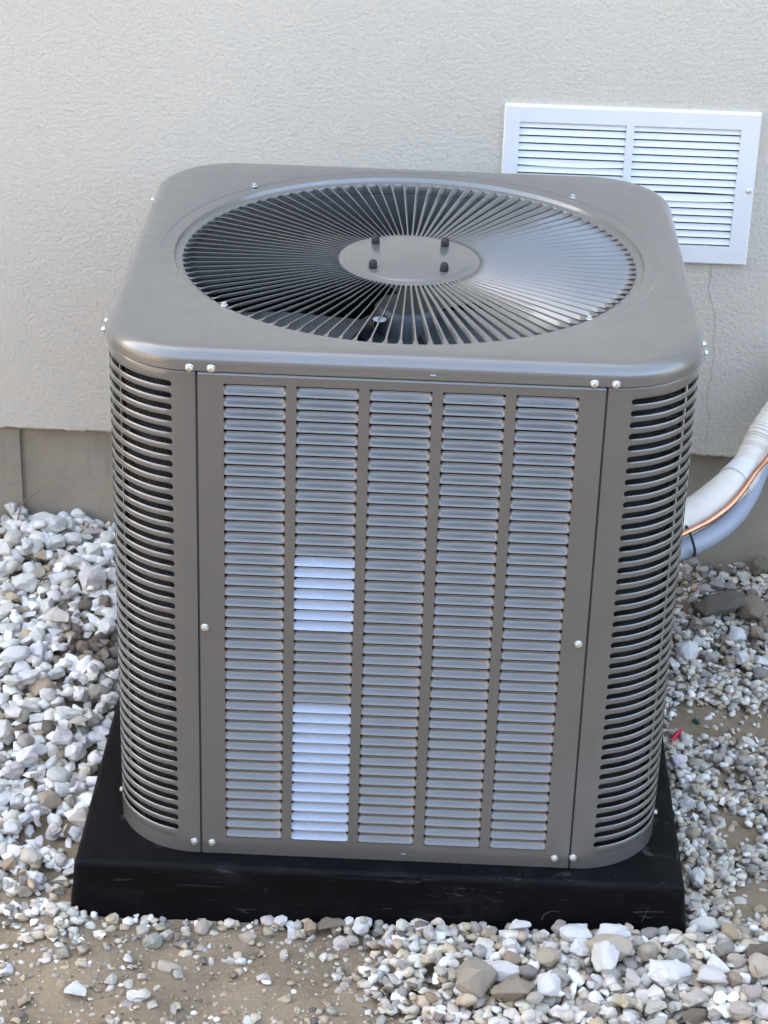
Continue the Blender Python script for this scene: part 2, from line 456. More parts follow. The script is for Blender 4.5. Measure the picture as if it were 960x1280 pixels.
# fan grille: about a hundred twisted radial vanes between a rim and a hub
gr = obj('grille_rim', None, ac); C.objects.unlink(gr); bpy.data.objects.remove(gr)
ZR, ZH = TOP-.0095, TOP-.0120
NV = 100
def vane_mesh():
    v = []; f = []
    R0, R1 = .0925, .3040
    rs = [R0, .099, .108, .150, .205, .255, .283, .292, .298, R1]
    for i, r in enumerate(rs):
        w = 2*math.pi*r/NV*.94
        k_ = float(sstep(R0, .106, r)*sstep(R1, .288, r))
        t1, t2 = math.radians(64)*k_, math.radians(10)*k_      # steep lower web, flatter rolled upper edge
        zc = ZH+(ZR-ZH)*(r-R0)/(R1-R0); th = .0014
        p0 = np.array([0., 0.]); p1 = p0+.30*w*np.array([math.cos(t1), math.sin(t1)]); p2 = p1+.09*w*np.array([math.cos(t2), math.sin(t2)])
        mid_ = (p0+p2)/2
        n1 = np.array([-math.sin(t1), math.cos(t1)])*th; n2 = np.array([-math.sin(t2), math.cos(t2)])*th
        for q_ in (p0, p1, p2, p2+n2, p1+(n1+n2)/2, p0+n1):
            v.append((r, q_[0]-mid_[0], zc+q_[1]-mid_[1]))
        if i:
            p = (i-1)*6; q = i*6
            for k in range(6): f.append((p+k, q+k, q+(k+1) % 6, p+(k+1) % 6))
    return mesh('vane', v, f, MT_PAINT, 40)
m = MB(); m.lathe([(.0925, ZH-.004), (.0955, ZH-.0015), (.0955, ZH+.0006), (.0935, ZH+.0014), (.0865, ZH+.0014), (.0845, ZH+.0022), (.0825, ZH+.0042), (.0800, ZH+.0048), (.0, ZH+.0054)], 72)
grille = obj('fan_grille', mesh('fan_grille', m.v, m.f, MT_PAINT, 50), ac)
VM = vane_mesh()
for k in range(NV):
    o = obj('vane', VM, grille); o.rotation_euler = (0, 0, 2*math.pi*(k-.226)/NV)
m = MB(); m.lathe([(.0056, 0), (.0058, .002), (.0052, .0085), (.0040, .0105), (.0018, .0112), (0, .0113)], 16)
CAPM = mesh('bolt_cap', m.v, m.f, MT_RUBBER, 60)
for sx in (-.0472, .0472):
    for sy in (-.0472, .0472): obj('bolt_cap', CAPM, grille, (sx, sy, ZH+.0050))

# fan under the grille
ZF = TOP-.075
m = MB(); m.lathe([(.0, .0), (.040, .0), (.045, -.006), (.045, -.035), (.07, -.037), (.07, -.15), (0, -.152)], 40, c=(0, 0, ZF))
fan = obj('fan', mesh('fan', m.v, m.f, MT_FAN, 40), ac)
def blade_mesh():
    v = []; f = []; nr, na = 9, 9
    for i in range(nr+1):
        r = .040+(.283-.040)*i/nr; hw_ = math.radians(34+10*math.sin(math.pi*i/nr))*(.75+.25*i/nr)
        for j in range(na+1):
            t_ = -1+2*j/na; a = t_*hw_ + math.radians(10)*(i/nr)
            v.append((r*math.cos(a), r*math.sin(a), ZF-.016+.026*t_*(.45+.55*i/nr)-.004*(1-t_*t_)))
    for i in range(nr):
        for j in range(na): a = i*(na+1)+j; f.append((a, a+1, a+na+2, a+na+1))
    return mesh('blade', v, f, MT_FAN, 60)
BM = blade_mesh()
for k in range(3):
    o = obj('blade', BM, fan); o.rotation_euler = (0, 0, math.radians(80+120*k))
q = at_z(474.5, 399, ZF+ZP+.0012)
m = MB(); m.lathe([(0, .0004), (.0088, .0002), (.0090, -.0004)], 28); stk = obj('round_sticker', mesh('round_sticker', m.v, m.f, MT_PAPER, 40), fan, (q[0], q[1], ZF+.0012)); tag(stk, 'round white sticker seen through the grille')
m = MB()
for a, b2 in (((-.0025, -.0045), (.0005, .005)), ((.0005, .005), (.002, -.0045)), ((-.0018, -.001), (.0016, -.001))):
    d = Vector((b2[0]-a[0], b2[1]-a[1], 0)).normalized()*.0; nn = Vector((-(b2[1]-a[1]), b2[0]-a[0], 0)).normalized()*.0004
    m.add([(a[0]-nn.x, a[1]-nn.y, .0009), (a[0]+nn.x, a[1]+nn.y, .0009), (b2[0]+nn.x, b2[1]+nn.y, .0009), (b2[0]-nn.x, b2[1]-nn.y, .0009)], [(0, 1, 2, 3)])
# printed mark lies on the sticker
mk = obj('printed_mark', mesh('printed_mark', m.v, m.f, MT_INK), fan, (q[0], q[1], ZF+.0012))
# sheet-metal orifice ring round the fan
m = MB(); m.lathe([(.3026, TOP-.0225), (.292, TOP-.035), (.289, TOP-.10), (.300, TOP-.12), (.340, TOP-.122)], 72)
obj('fan_shroud', mesh('fan_shroud', m.v, m.f, MT_DARK, 50), ac)

# coil, base pan
oc = outline(HX-.019, HY-.019, RC-.019); v = []; f = []
for z in (.012, ZC-.004): v += [(x, y, z) for x, y in oc]
n = len(oc)
for k in range(n): f.append((k, (k+1) % n, n+(k+1) % n, n+k))
coil = obj('coil', mesh('coil', v, f, MT_COIL, 60), ac)
m = MB()
loop = outline(HX-.0165, HY-.0165, RC-.0165)
for k in range(30):
    z = .03+k*.0225; m.tube([(x, y, z) for x, y in loop]+[(loop[0][0], loop[0][1], z)], .0030, 5, False)
obj('coil_tubes', mesh('coil_tubes', m.v, m.f, MT_COIL, 60), coil); bpy.data.objects['coil_tubes']['kind'] = 'stuff'
m = MB()                                       # zigzag guard wire behind both front corners
for sx in (-1, 1):
    for (a0, amp, rr_) in ((55, 9, .1010),):
        P = []
        for k in range(90):
            a = math.radians(a0+amp*(1 if k % 2 else -1)*rnd.uniform(.5, 1.1)); z = .02+k*.0075
            P.append((sx*(HX-RC+rr_*math.sin(a)), -HY+RC-rr_*math.cos(a), z))
        m.tube(P, .0010, 4, False)
    P = [(sx*(HX-RC+0.1030*math.sin(math.radians(68))), -HY+RC-0.1030*math.cos(math.radians(68)), z) for z in (.01, .35, .70)]
    m.tube(P, .0018, 6, False)
gw = obj('guard_wire', mesh('guard_wire', m.v, m.f, MT_WIRE), coil); gw['kind'] = 'stuff'
ob = outline(HX-.002, HY-.002, RC-.002)
v = [(x, y, .010) for x, y in ob]+[(x, y, .0) for x, y in ob]; n = len(ob)
obj('base_pan', mesh('base_pan', v, [tuple(range(n))]+[tuple(range(2*n-1, n-1, -1))]+[(n+k, n+(k+1) % n, (k+1) % n, k) for k in range(n)], MT_DARK), ac)

# louvres and panels
PITCH_L = .01545; LZT, LZB = .6922, .0278; NR = 43
CWH = .0379; CC = [-.1770, -.0886, 0, .0886, .1770]
def louver_geo(hw_):
    us = [-1, -.97, -.94, -.90, -.4, 0, .4, .90, .94, .97, 1]
    prof = [(-.0040, -.0064), (-.0046, -.0061), (-.0062, -.0057), (-.0078, -.0047), (-.0094, -.0032), (-.0109, -.0013), (-.0122, .0006), (-.0131, .0016), (-.0137, .0017), (-.0142, .0008), (-.0135, -.0010)]
    v = []; f = []; P = len(prof)
    for i, u in enumerate(us):
        s = float(sstep(1.0, .90, abs(u)))
        for z, o_ in prof: v.append((u*hw_, -o_*s, z))
        if i:
            a = (i-1)*P; b2 = i*P
            for k in range(P-1): f.append((a+k, a+k+1, b2+k+1, b2+k))
    return v, f
LV, LF = louver_geo(CWH)
def plate(hx_, zt):
    xb = [-hx_]; 
    for c_ in CC: xb += [c_-CWH, c_+CWH]
    xb.append(hx_); zb = [.0006, LZB, LZT, zt-.007]
    m = MB()
    for i in range(len(xb)-1):
        for j in range(3):
            if j == 1 and i % 2 == 1: continue
            m.add([(xb[i], 0, zb[j]), (xb[i+1], 0, zb[j]), (xb[i+1], 0, zb[j+1]), (xb[i], 0, zb[j+1])], [(0, 1, 2, 3)])
    x0, x1, z1 = -hx_, hx_, zt-.007
    # rolled top hem and side returns
    h = [(0, 0), (.0005, .0025), (.0018, .0048), (.0038, .0063), (.0062, .0069), (.0110, .0070)]
    for (a, b2) in zip(h, h[1:]):
        m.add([(x0, a[0], z1+a[1]), (x1, a[0], z1+a[1]), (x1, b2[0], z1+b2[1]), (x0, b2[0], z1+b2[1])], [(0, 1, 2, 3)])
    for x, s in ((x0, 1), (x1, -1)):
        m.add([(x, 0, .0006), (x, 0, z1), (x-.0006*s, .010, z1), (x-.0006*s, .010, .0006)], [(0, 1, 2, 3)])
    m.add([(x0, 0, .0006), (x1, 0, .0006), (x1, .010, .0006), (x0, .010, .0006)], [(0, 1, 2, 3)])
    return m
m = plate(SX-.0014, ZC)
fp = m.build('front_panel', MT_PAINT, ac, 30); fp.location = (0, -HY, 0)
LM = mesh('louver', LV, LF, MT_PAINT, 50)
LMW = mesh('painted_sheen_louver', LV, LF, MT_SHEEN_CHIP, 50)
for ci, c_ in enumerate(CC):
    for k in range(NR):
        w = ci == 1 and (15 <= k <= 21 or 29 <= k <= 42)  # two blocks of louvers whose sky sheen is put into the colour
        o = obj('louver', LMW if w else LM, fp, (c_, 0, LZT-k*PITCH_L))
        if w: o['label'] = 'louver with sky reflection painted in pale blue-white'
for (x, z) in ((-.2402, .3515), (.2369, .3498), (-.2333, .0178), (.2275, .0160)): screw(fp, (x, -.0002, z), (0, -1, 0))
m = MB(); m.box((.022, -.0006, .0115), (.0275, .001, .0128)); m.build('paint_chip', MT_SHEEN_CHIP, fp)
# side and back panels carry their louvres in one mesh (turned away from the camera)
def joined_panel(half):
    m = plate(half-.0014, ZC)
    for c_ in CC:
        for k in range(NR): m.add([(x+c_, y, z+LZT-k*PITCH_L) for x, y, z in LV], LF)
    return mesh('side_panel', m.v, m.f, MT_PAINT, 40)
SPM = joined_panel(HY-(HX-SX))
for a, d in ((90, HX), (-90, HX), (180, HY)):
    o = obj('side_panel' if a != 180 else 'back_panel', SPM, ac); o.rotation_euler = (0, 0, math.radians(a))
    o.location = (d if a == 90 else -d if a == -90 else 0, HY if a == 180 else 0, 0)
# slotted corner panels
UL = (HX-SX)
def corner_path(u):
    """u = distance along the sheet from the front seam round to the side seam (left corner)"""
    s1 = (HX-RC)-SX; arc = RC*math.pi/2
    if u < s1: return (-SX-u, -HY), (0, -1)
    if u < s1+arc:
        a = (u-s1)/RC; return (-(HX-RC)-RC*math.sin(a), -(HY-RC)-RC*math.cos(a)), (-math.sin(a), -math.cos(a))
    return (-HX, -(HY-RC)+(u-s1-arc)), (-1, 0)
UT = 2*((HX-RC)-SX)+RC*math.pi/2
U0, U1 = .0305, UT-.0305
SL0, SL1, NSL = .688, .0384, 43
PS = (SL0-SL1)/(NSL-1); SH = .0037
def slat_geo(sgn, bulge, flat_top=False, flat_bottom=False):
    L = U1-U0; us = [0, .0007, .0018, .0037, .006, .010]+[.010+(L-.02)*k/12 for k in range(1, 12)]+[L-.010, L-.006, L-.0037, L-.0018, L-.0007, L]
    vs = [-1, -.82, -.4, 0, .4, .82, 1]; v = []; f = []
    for i, u in enumerate(us):
        e_ = min(u, L-u)
        cut = math.sqrt(max(0, SH*SH-(SH-min(e_, SH))**2)) if e_ < SH else SH
        s = float(sstep(0, .010, e_))
        (x, y), (nx_, ny_) = corner_path(U0+u)
        for t_ in vs:
            lo = -PS/2+(0 if flat_bottom else cut); hi = PS/2-(0 if flat_top else cut)
            z = lo+(hi-lo)*(t_+1)/2
            o_ = s*(bulge*math.cos(t_*math.pi/2)**.8 if abs(t_) < .99 else -.0007)
            if (t_ > .99 and flat_top) or (t_ < -.99 and flat_bottom): o_ = 0
            v.append((sgn*(x+nx_*o_), y+ny_*o_, z))
        if i:
            a = (i-1)*7; b2 = i*7
            for k in range(6):
                q_ = (a+k, b2+k, b2+k+1, a+k+1); f.append(q_ if sgn < 0 else q_[::-1])
    return v, f
def corner_frame(sgn):
    us = [.0014, .006]+list(np.linspace(.010, U0, 5))+list(np.linspace(U0, U1, 22)[1:])+list(np.linspace(U1, UT-.0014, 7)[1:])
    zb = [.0006, SL1-PS, SL0+PS, ZC-.004]
    zb = [.0006, SL1-PS, min(SL0+PS, ZC-.0036), ZC-.004]
    v = []; f = []
    hem = [(0, ZC-.0034), (-.0004, ZC-.0022), (-.0014, ZC-.0010), (-.0030, ZC-.0002), (-.0080, ZC)]
    levels = [(-.008, .0004), (0, .0006), (0, SL1-PS), (0, min(SL0+PS, ZC-.0036))]+hem
    n = len(us)
    for o_, z in levels:
        for u in us:
            (x, y), (a, b2) = corner_path(u); v.append((sgn*(x+a*o_), y+b2*o_, z))
    for i in range(len(levels)-1):
        for k in range(n-1):
            if i == 2 and us[k] >= U0-1e-6 and us[k+1] <= U1+1e-6: continue
            q_ = (i*n+k, i*n+k+1, (i+1)*n+k+1, (i+1)*n+k); f.append(q_ if sgn < 0 else q_[::-1])
    return v, f
for sgn, nm in ((1, 'l'), (-1, 'r')):
    s = 1 if nm == 'l' else -1
    sg = s
    v, f = corner_frame(sg)
    cp = obj('corner_panel', mesh('corner_panel', v, f, MT_PAINT, 35), ac)
    SM = mesh('slat', *slat_geo(sg, .0005), MT_PAINT, 70)
    ST_ = mesh('slat', *slat_geo(sg, .0006, flat_top=True), MT_PAINT, 70)
    SB_ = mesh('slat', *slat_geo(sg, .0006, flat_bottom=True), MT_PAINT, 70)
    jv = MB(); jv.add(v, f)
    for k in range(-1, NSL):
        z = SL0-(k+.5)*PS
        me = ST_ if k == -1 else SB_ if k == NSL-1 else SM
        obj('slat', me, cp, (0, 0, z))
        jv.add([(q_.co.x, q_.co.y, q_.co.z+z) for q_ in me.vertices], [tuple(p_.vertices) for p_ in me.polygons])
    screw(cp, ((-.2570 if s == 1 else .2522), -HY-.0002 if abs(.2522) < HX-RC else -HY, .0185), (0, -1, 0))
    screw(cp, (-s*HX, -.245, .0185), (-s, 0, 0)); 
    bk = obj('rear_corner_panel', mesh('rear_corner_panel', jv.v, jv.f, MT_PAINT, 50), ac); bk.rotation_euler = (0, 0, math.pi)
# seam backing strips seen as slim tabs at the foot of each seam
for x in (-SX, SX):
    m = MB(); m.box((x-.006, -HY+.0015, .001), (x+.006, -HY+.003, ZC-.004))
    obj('seam_backing', mesh('seam_backing', m.v, m.f, MT_DARK), ac)

# ------------------------------------------------------------------ pipes at the wall side
def px_path(L): return spline([at_y(x, y, d) for x, y, d in L], 8)
P = px_path([(812, 666, .27), (840, 656, .29), (871, 640, .315), (900, 618, .35), (926, 595, .395), (942, 569, .44), (956, 541, .475), (976, 512, .51), (1003, 476, .54)])
end = P[-1]; P += [Vector((end.x+.012, end.y+.02, end.z+.04)), Vector((end.x+.016, YW-.005, end.z+.055)), Vector((end.x+.016, YW+.05, end.z+.057))]
pipe = empty('insulated_pipe', P[0]); tag(pipe, 'thick white foam-insulated refrigerant pipe curving from the air conditioner to the wall', 'pipe')
def rel(L, o): return [Vector(p)-Vector(o) for p in L]
half = 33
m = MB(); m.tube(rel(P[:half], P[0]), [.0272+.0003*math.sin(i*1.7) for i in range(half)], 22); m.build('lower_sleeve', MT_FOAM, pipe, 50)
m = MB(); PP = []
for a_, b2_ in zip(P[half-2:-1], P[half-1:]): PP += [a_.lerp(b2_, t_) for t_ in (0, .25, .5, .75)]
rads = [.0250+.0009*math.sin(i*1.9)+rnd.uniform(-.0008, .0008) for i in range(len(PP))]
m.tube(rel(PP, P[0]), rads, 22); m.build('taped_sleeve', MT_FOAM, pipe, 50)
cuff = P[half-4:half+2]
m = MB(); m.tube(rel(cuff, P[0]), [.0292, .0290, .0287, .0283, .0278, .0272], 22); m.build('tape_cuff', MT_VENT, pipe, 50)
P = px_path([(820, 684, .215), (861, 664, .262), (885, 652, .281), (911, 633, .310), (930, 611, .343), (944, 591, .372), (960, 572, .404), (985, 540, .45), (1010, 500, .49)])
end = P[-1]; P += [Vector((end.x+.01, YW-.02, end.z+.06)), Vector((end.x+.012, YW+.05, end.z+.065))]
cp_ = empty('copper_pipe', P[0]); tag(cp_, 'slim bare copper pipe running along the white insulated pipe', 'pipe')
m = MB(); m.tube(rel(P, P[0]), .0045, 12); m.build('tube', MT_COPPER, cp_, 60)
P = px_path([(812, 698, .22), (845, 689, .262), (870, 679, .285), (895, 665, .315), (917, 646, .345), (933, 623, .385), (944, 599, .43), (957, 570, .48), (985, 530, .53), (1006, 490, .555)])
end = P[-1]; P += [Vector((end.x+.02, YW-.01, end.z+.05)), Vector((end.x+.022, YW+.05, end.z+.055))]
cd = empty('electrical_conduit', P[0]); tag(cd, 'blue-grey plastic conduit curving beneath the copper pipe', 'conduit')
m = MB(); m.tube(rel(P, P[0]), .0165, 18); m.build('tube', MT_CONDUIT, cd, 60)
# cable tie round copper pipe and conduit
c0 = Vector(at_y(862, 677, .272)); ax_ = Vector((.93, .25, .28)).normalized()
e1 = Vector((-.3, -.1, .95)); e1 = (e1-ax_*e1.dot(ax_)).normalized(); e2 = ax_.cross(e1)
m = MB(); m.tube([e1*.0265*math.cos(2*math.pi*k/24)+e1*.002+e2*.0215*math.sin(2*math.pi*k/24) for k in range(25)], .0021, 6, False)
tie = m.build('cable_tie', MT_RUBBER, None, 60); tie.location = c0; tag(tie, 'thin black cable tie strapped round copper pipe and grey conduit', 'cable tie')

# ------------------------------------------------------------------ unseen board screen added behind the photographer to block low sky light
YF = -3.7
added_fence = tag(empty('added_board_fence', (0, YF, 0)), 'unseen brown board screen added to keep low sky light off the cabinet and wall', 'added_fence')
MT_WOOD = paint('added_fence_wood', (.15, .115, .085), .8, .35, .0004)
m = MB(); m.box((-.068, -.010, .03), (.068, .010, 2.05)); BD = mesh('plank', m.v, m.f, MT_WOOD)
for k in range(-42, 43): obj('plank', BD, added_fence, (k*.142, rnd.uniform(-.002, .002), rnd.uniform(-.015, .015)))
for z in (.35, 1.0, 1.6):
    m = MB(); m.box((-6, -.055, z-.045), (6, -.0125, z+.045)); m.build('rail', MT_WOOD, added_fence)
m = MB(); m.box((-.045, -.145, -.3), (.045, -.056, 2.15)); PM_ = mesh('post', m.v, m.f, MT_WOOD)
for k in range(-2, 3): obj('post', PM_, added_fence, (k*2.4, 0, 0))

# ------------------------------------------------------------------ stones
def hull(pts):
    bm = bmesh.new()
    for p in pts: bm.verts.new(p)
    r_ = bmesh.ops.convex_hull(bm, input=bm.verts)
    bmesh.ops.delete(bm, geom=list({e_ for e_ in r_['geom_interior'] if isinstance(e_, bmesh.types.BMVert)}), context='VERTS')
    return bm
def rock_pts(n, sq, g_):
    d = g_.normal(size=(n, 3)); d /= np.linalg.norm(d, axis=1)[:, None]
    p = np.sign(d)*np.abs(d)**sq
    return p/np.abs(p).max(0)*(.92+.16*g_.random((n, 1)))
def big_rock(seed, npts, sq, bev, rough):
    g_ = np.random.default_rng(seed)
    bm = hull(rock_pts(npts, sq, g_))
    bmesh.ops.dissolve_limit(bm, angle_limit=math.radians(9), verts=bm.verts, edges=bm.edges)
    bmesh.ops.bevel(bm, geom=bm.edges[:]+bm.verts[:], offset=bev, segments=2, profile=.6, affect='EDGES', clamp_overlap=True)
    bmesh.ops.triangulate(bm, faces=bm.faces)
    for lim in (.55, .30):
        bmesh.ops.subdivide_edges(bm, edges=[e_ for e_ in bm.edges if e_.calc_length() > lim], cuts=1)
        bmesh.ops.triangulate(bm, faces=bm.faces)
    bmesh.ops.smooth_vert(bm, verts=bm.verts, factor=.35, use_axis_x=True, use_axis_y=True, use_axis_z=True)
    for v_ in bm.verts:
        k = mnoise.fractal(v_.co*1.7+Vector((seed, 0, 0)), 1, 2, 3)+.35*mnoise.fractal(v_.co*6+Vector((0, seed, 0)), 1, 2, 3); v_.co *= 1+rough*k
    me = bpy.data.meshes.new('stone'); bm.to_mesh(me); bm.free()
    me.shade_smooth(); me.set_sharp_from_angle(angle=math.radians(50)); me.materials.append(MT_STONE)
    co = np.array([v_.co[:] for v_ in me.vertices]); sc = 1/np.abs(co).max(0)
    for v_ in me.vertices: v_.co = v_.co*Vector(sc)
    return me
ANG = [big_rock(100+i, 13+i % 7, .88, .17, .19) for i in range(14)]
RND = [big_rock(200+i, 30, .95, .16, .05) for i in range(8)]
def small_rock(seed, n, sq):
    bm = hull(rock_pts(n, sq, np.random.default_rng(seed))); bmesh.ops.triangulate(bm, faces=bm.faces)
    v = np.array([q_.co[:] for q_ in bm.verts]); bm.verts.index_update()
    f = np.array([[q_.index for q_ in fa.verts] for fa in bm.faces]); bm.free()
    return v/np.abs(v).max(0), f
SMALL = [small_rock(300+i, 13, .85) for i in range(14)]+[small_rock(400+i, 24, .95) for i in range(10)]

hx_n = int((GX1-GX0)/GR)+1; hy_n = int((GY1-GY0)/GR)+1
gx = GX0+np.arange(hx_n)*GR; gy = GY0+np.arange(hy_n)*GR
H = terrain(*np.meshgrid(gx, gy))
def blocked(x, y, r):
    return (PX0-.004-r*.55 < x < PX1+.004+r*.55 and PY0-.006-r*.55 < y < PY1+r) or y > YW+.016-r*.75 or (x < -.66 and y > YW-.002-r*.6)
def drop(x, y, a, b_, c_, phi, sink=.35, commit=True):
    """rest an ellipsoid on the height field; returns its centre height"""
    R_ = max(a, b_); i0 = max(0, int((x-R_-GX0)/GR)); i1 = min(hx_n, int((x+R_-GX0)/GR)+2)
    j0 = max(0, int((y-R_-GY0)/GR)); j1 = min(hy_n, int((y+R_-GY0)/GR)+2)
    if i1-i0 < 1 or j1-j0 < 1: return None
    xx = gx[i0:i1][None, :]-x; yy = gy[j0:j1][:, None]-y; cph, sph = math.cos(phi), math.sin(phi)
    u = (xx*cph+yy*sph)/a; w = (-xx*sph+yy*cph)/b_; e_ = u*u+w*w; msk = e_ < 1
    if not msk.any(): return None
    sub = H[j0:j1, i0:i1]; hs = sub[msk]
    base = .45*hs.mean()+.55*np.percentile(hs, 75)
    zc = base+c_*(1-2*sink)
    if commit:
        tp = zc+c_*.92*np.sqrt(np.clip(1-e_, 0, 1)); sub[msk] = np.maximum(sub, tp)[msk]
    return zc
WHITE = [(.85, .815, .745), (.83, .80, .735), (.86, .835, .775), (.80, .755, .67)]
LGREY = [(.57, .52, .435), (.50, .455, .385), (.62, .57, .48), (.66, .61, .52)]
GREY = [(.38, .345, .295), (.32, .29, .25), (.43, .39, .335)]
TAN = [(.50, .41, .29), (.46, .36, .24), (.58, .49, .37)]
BROWN = [(.21, .17, .13), (.26, .205, .15), (.17, .145, .12)]
PAL = dict(w=WHITE, l=LGREY, g=GREY, t=TAN, b=BROWN)
ADJ = dict(w='white', l='pale grey', g='grey', t='tan', b='brown')
def jcol(k, g_=rnd):
    c_ = g_.choice(PAL[k]); s = g_.uniform(.88, 1.10); return tuple(min(.86, q_*s*g_.uniform(.97, 1.03)) for q_ in c_)
def zone(x, y):
    if x < -.40 and y > -.40: return 'L'
    if x > .40 and y > -.40: return 'R'
    return 'F'
def fbm(x, y, s, o_=0): return mnoise.fractal(Vector((x*s+o_, y*s-o_, .5)), 1, 2, 3)
def bare(x, y):
    """0 = covered with gravel, 1 = bare dirt"""
    q_ = 0.0
    if zone(x, y) == 'F':
        q_ = float(sstep(.06, -.10, x+.10*fbm(x, y, 9)))*float(sstep(-.405, -.43, y))*.93
        q_ *= 1-.75*float(sstep(-.30, -.42, x))*float(sstep(-.56, -.44, y))
        q_ = max(q_, .85*float(sstep(.10, .02, abs(x-.02)))*float(sstep(-.54, -.60, y)))
    else:
        for (cx, cy, r_) in DIRTP: q_ = max(q_, .95*float(sstep(r_, r_*.55, math.hypot((x-cx)*.8, y-cy)+.02*fbm(x, y, 14))))
    return q_
DIRTP = [(float(at_z(px, py, .02)[0]), float(at_z(px, py, .02)[1]), r_) for px, py, r_ in ((885, 893, .055), (950, 900, .060), (948, 1108, .050), (925, 1030, .028), (905, 1000, .018))]
DARK = at_z(112, 806, .05)
gv = []; gf = []; gc = []; gn = 0
def add_small(x, y, z, a, b_, c_, phi, col, kind):
    global gn
    v, f = SMALL[rnd.randrange(14) if kind == 'a' else 14+rnd.randrange(10)]
    tx, ty = rnd.uniform(-.45, .45), rnd.uniform(-.45, .45)
    p = v*np.array([a, b_, c_])
    ca, sa = math.cos(tx), math.sin(tx); p = p@np.array([[1, 0, 0], [0, ca, sa], [0, -sa, ca]])
    ca, sa = math.cos(ty), math.sin(ty); p = p@np.array([[ca, 0, -sa], [0, 1, 0], [sa, 0, ca]])
    ca, sa = math.cos(phi), math.sin(phi); p = p@np.array([[ca, sa, 0], [-sa, ca, 0], [0, 0, 1]])
    gv.append(p+np.array([x, y, z])); gf.append(f+gn); gc.append(np.tile(np.array([*col, 1.0]), (len(v), 1))); gn += len(v)
def pick(zn, x, y):
    r_ = rnd.random(); n_ = fbm(x, y, 6, 4)
    if math.hypot(x-DARK[0], (y-DARK[1])*.8)+.03*fbm(x, y, 20) < .055: return rnd.choice('bbbgbt')
    if zn == 'L':
        if y < -.30 and n_ > -.1: return rnd.choice('wlltg')
        return 'w' if r_ < .80+.25*n_ else 'l' if r_ < .86 else 't' if r_ < .93 else rnd.choice('gb')
    if zn == 'R':
        d = float(sstep(.22, .42, y))
        if rnd.random() < d*.6: return rnd.choice('bbgtg')
        return 'l' if r_ < .46 else 'g' if r_ < .66 else 't' if r_ < .90 else 'w'
    return 'l' if r_ < .44 else 'g' if r_ < .58 else 't' if r_ < .84 else 'w'
def scatter(N, smin, smax, x0, x1, y0, y1, frame=True, sink=.3, over=.03):
    for _ in range(N):
        x, y = rnd.uniform(x0, x1), rnd.uniform(y0, y1)
        s = smin*(smax/smin)**(rnd.random()**1.6)
        if blocked(x, y, s): continue
        zn = zone(x, y); br = bare(x, y)
        if rnd.random() < br and rnd.random() < .97: continue
        if zn == 'L': s *= 1.25+.60*float(sstep(-.34, -.20, y))
        elif zn == 'F' and br < .3: s *= 1.25
        else: s *= 1.12
        if br > .3: s *= .75
        a = s*rnd.uniform(.85, 1.35); b_ = s*rnd.uniform(.65, 1.0); c_ = s*rnd.uniform(.42, .75); phi = rnd.uniform(0, math.pi)
        i, j = int((x-GX0)/GR), int((y-GY0)/GR)
        if H[j, i]-float(terrain(x, y)) > over: continue
        z = drop(x, y, a, b_, c_, phi, .42 if br > .3 else sink)
        if z is None: continue
        k = pick(zn, x, y)
        add_small(x, y, z, a, b_, c_, phi, jcol(k), 'a' if rnd.random() < (.75 if zn == 'L' else .3) else 'p')
# bottom layer
scatter(11000, .0042, .0085, -.86, .82, -.76, YW+.02, over=.016)
scatter(3500, .006, .011, -1.28, 1.28, -1.18, YW+.02, over=.016)

scatter(2600, .0055, .0100, .02, .58, -.70, -.40, sink=.28, over=.017)
scatter(3000, .0050, .0085, .40, .76, -.46, YW+.02, sink=.28, over=.015)
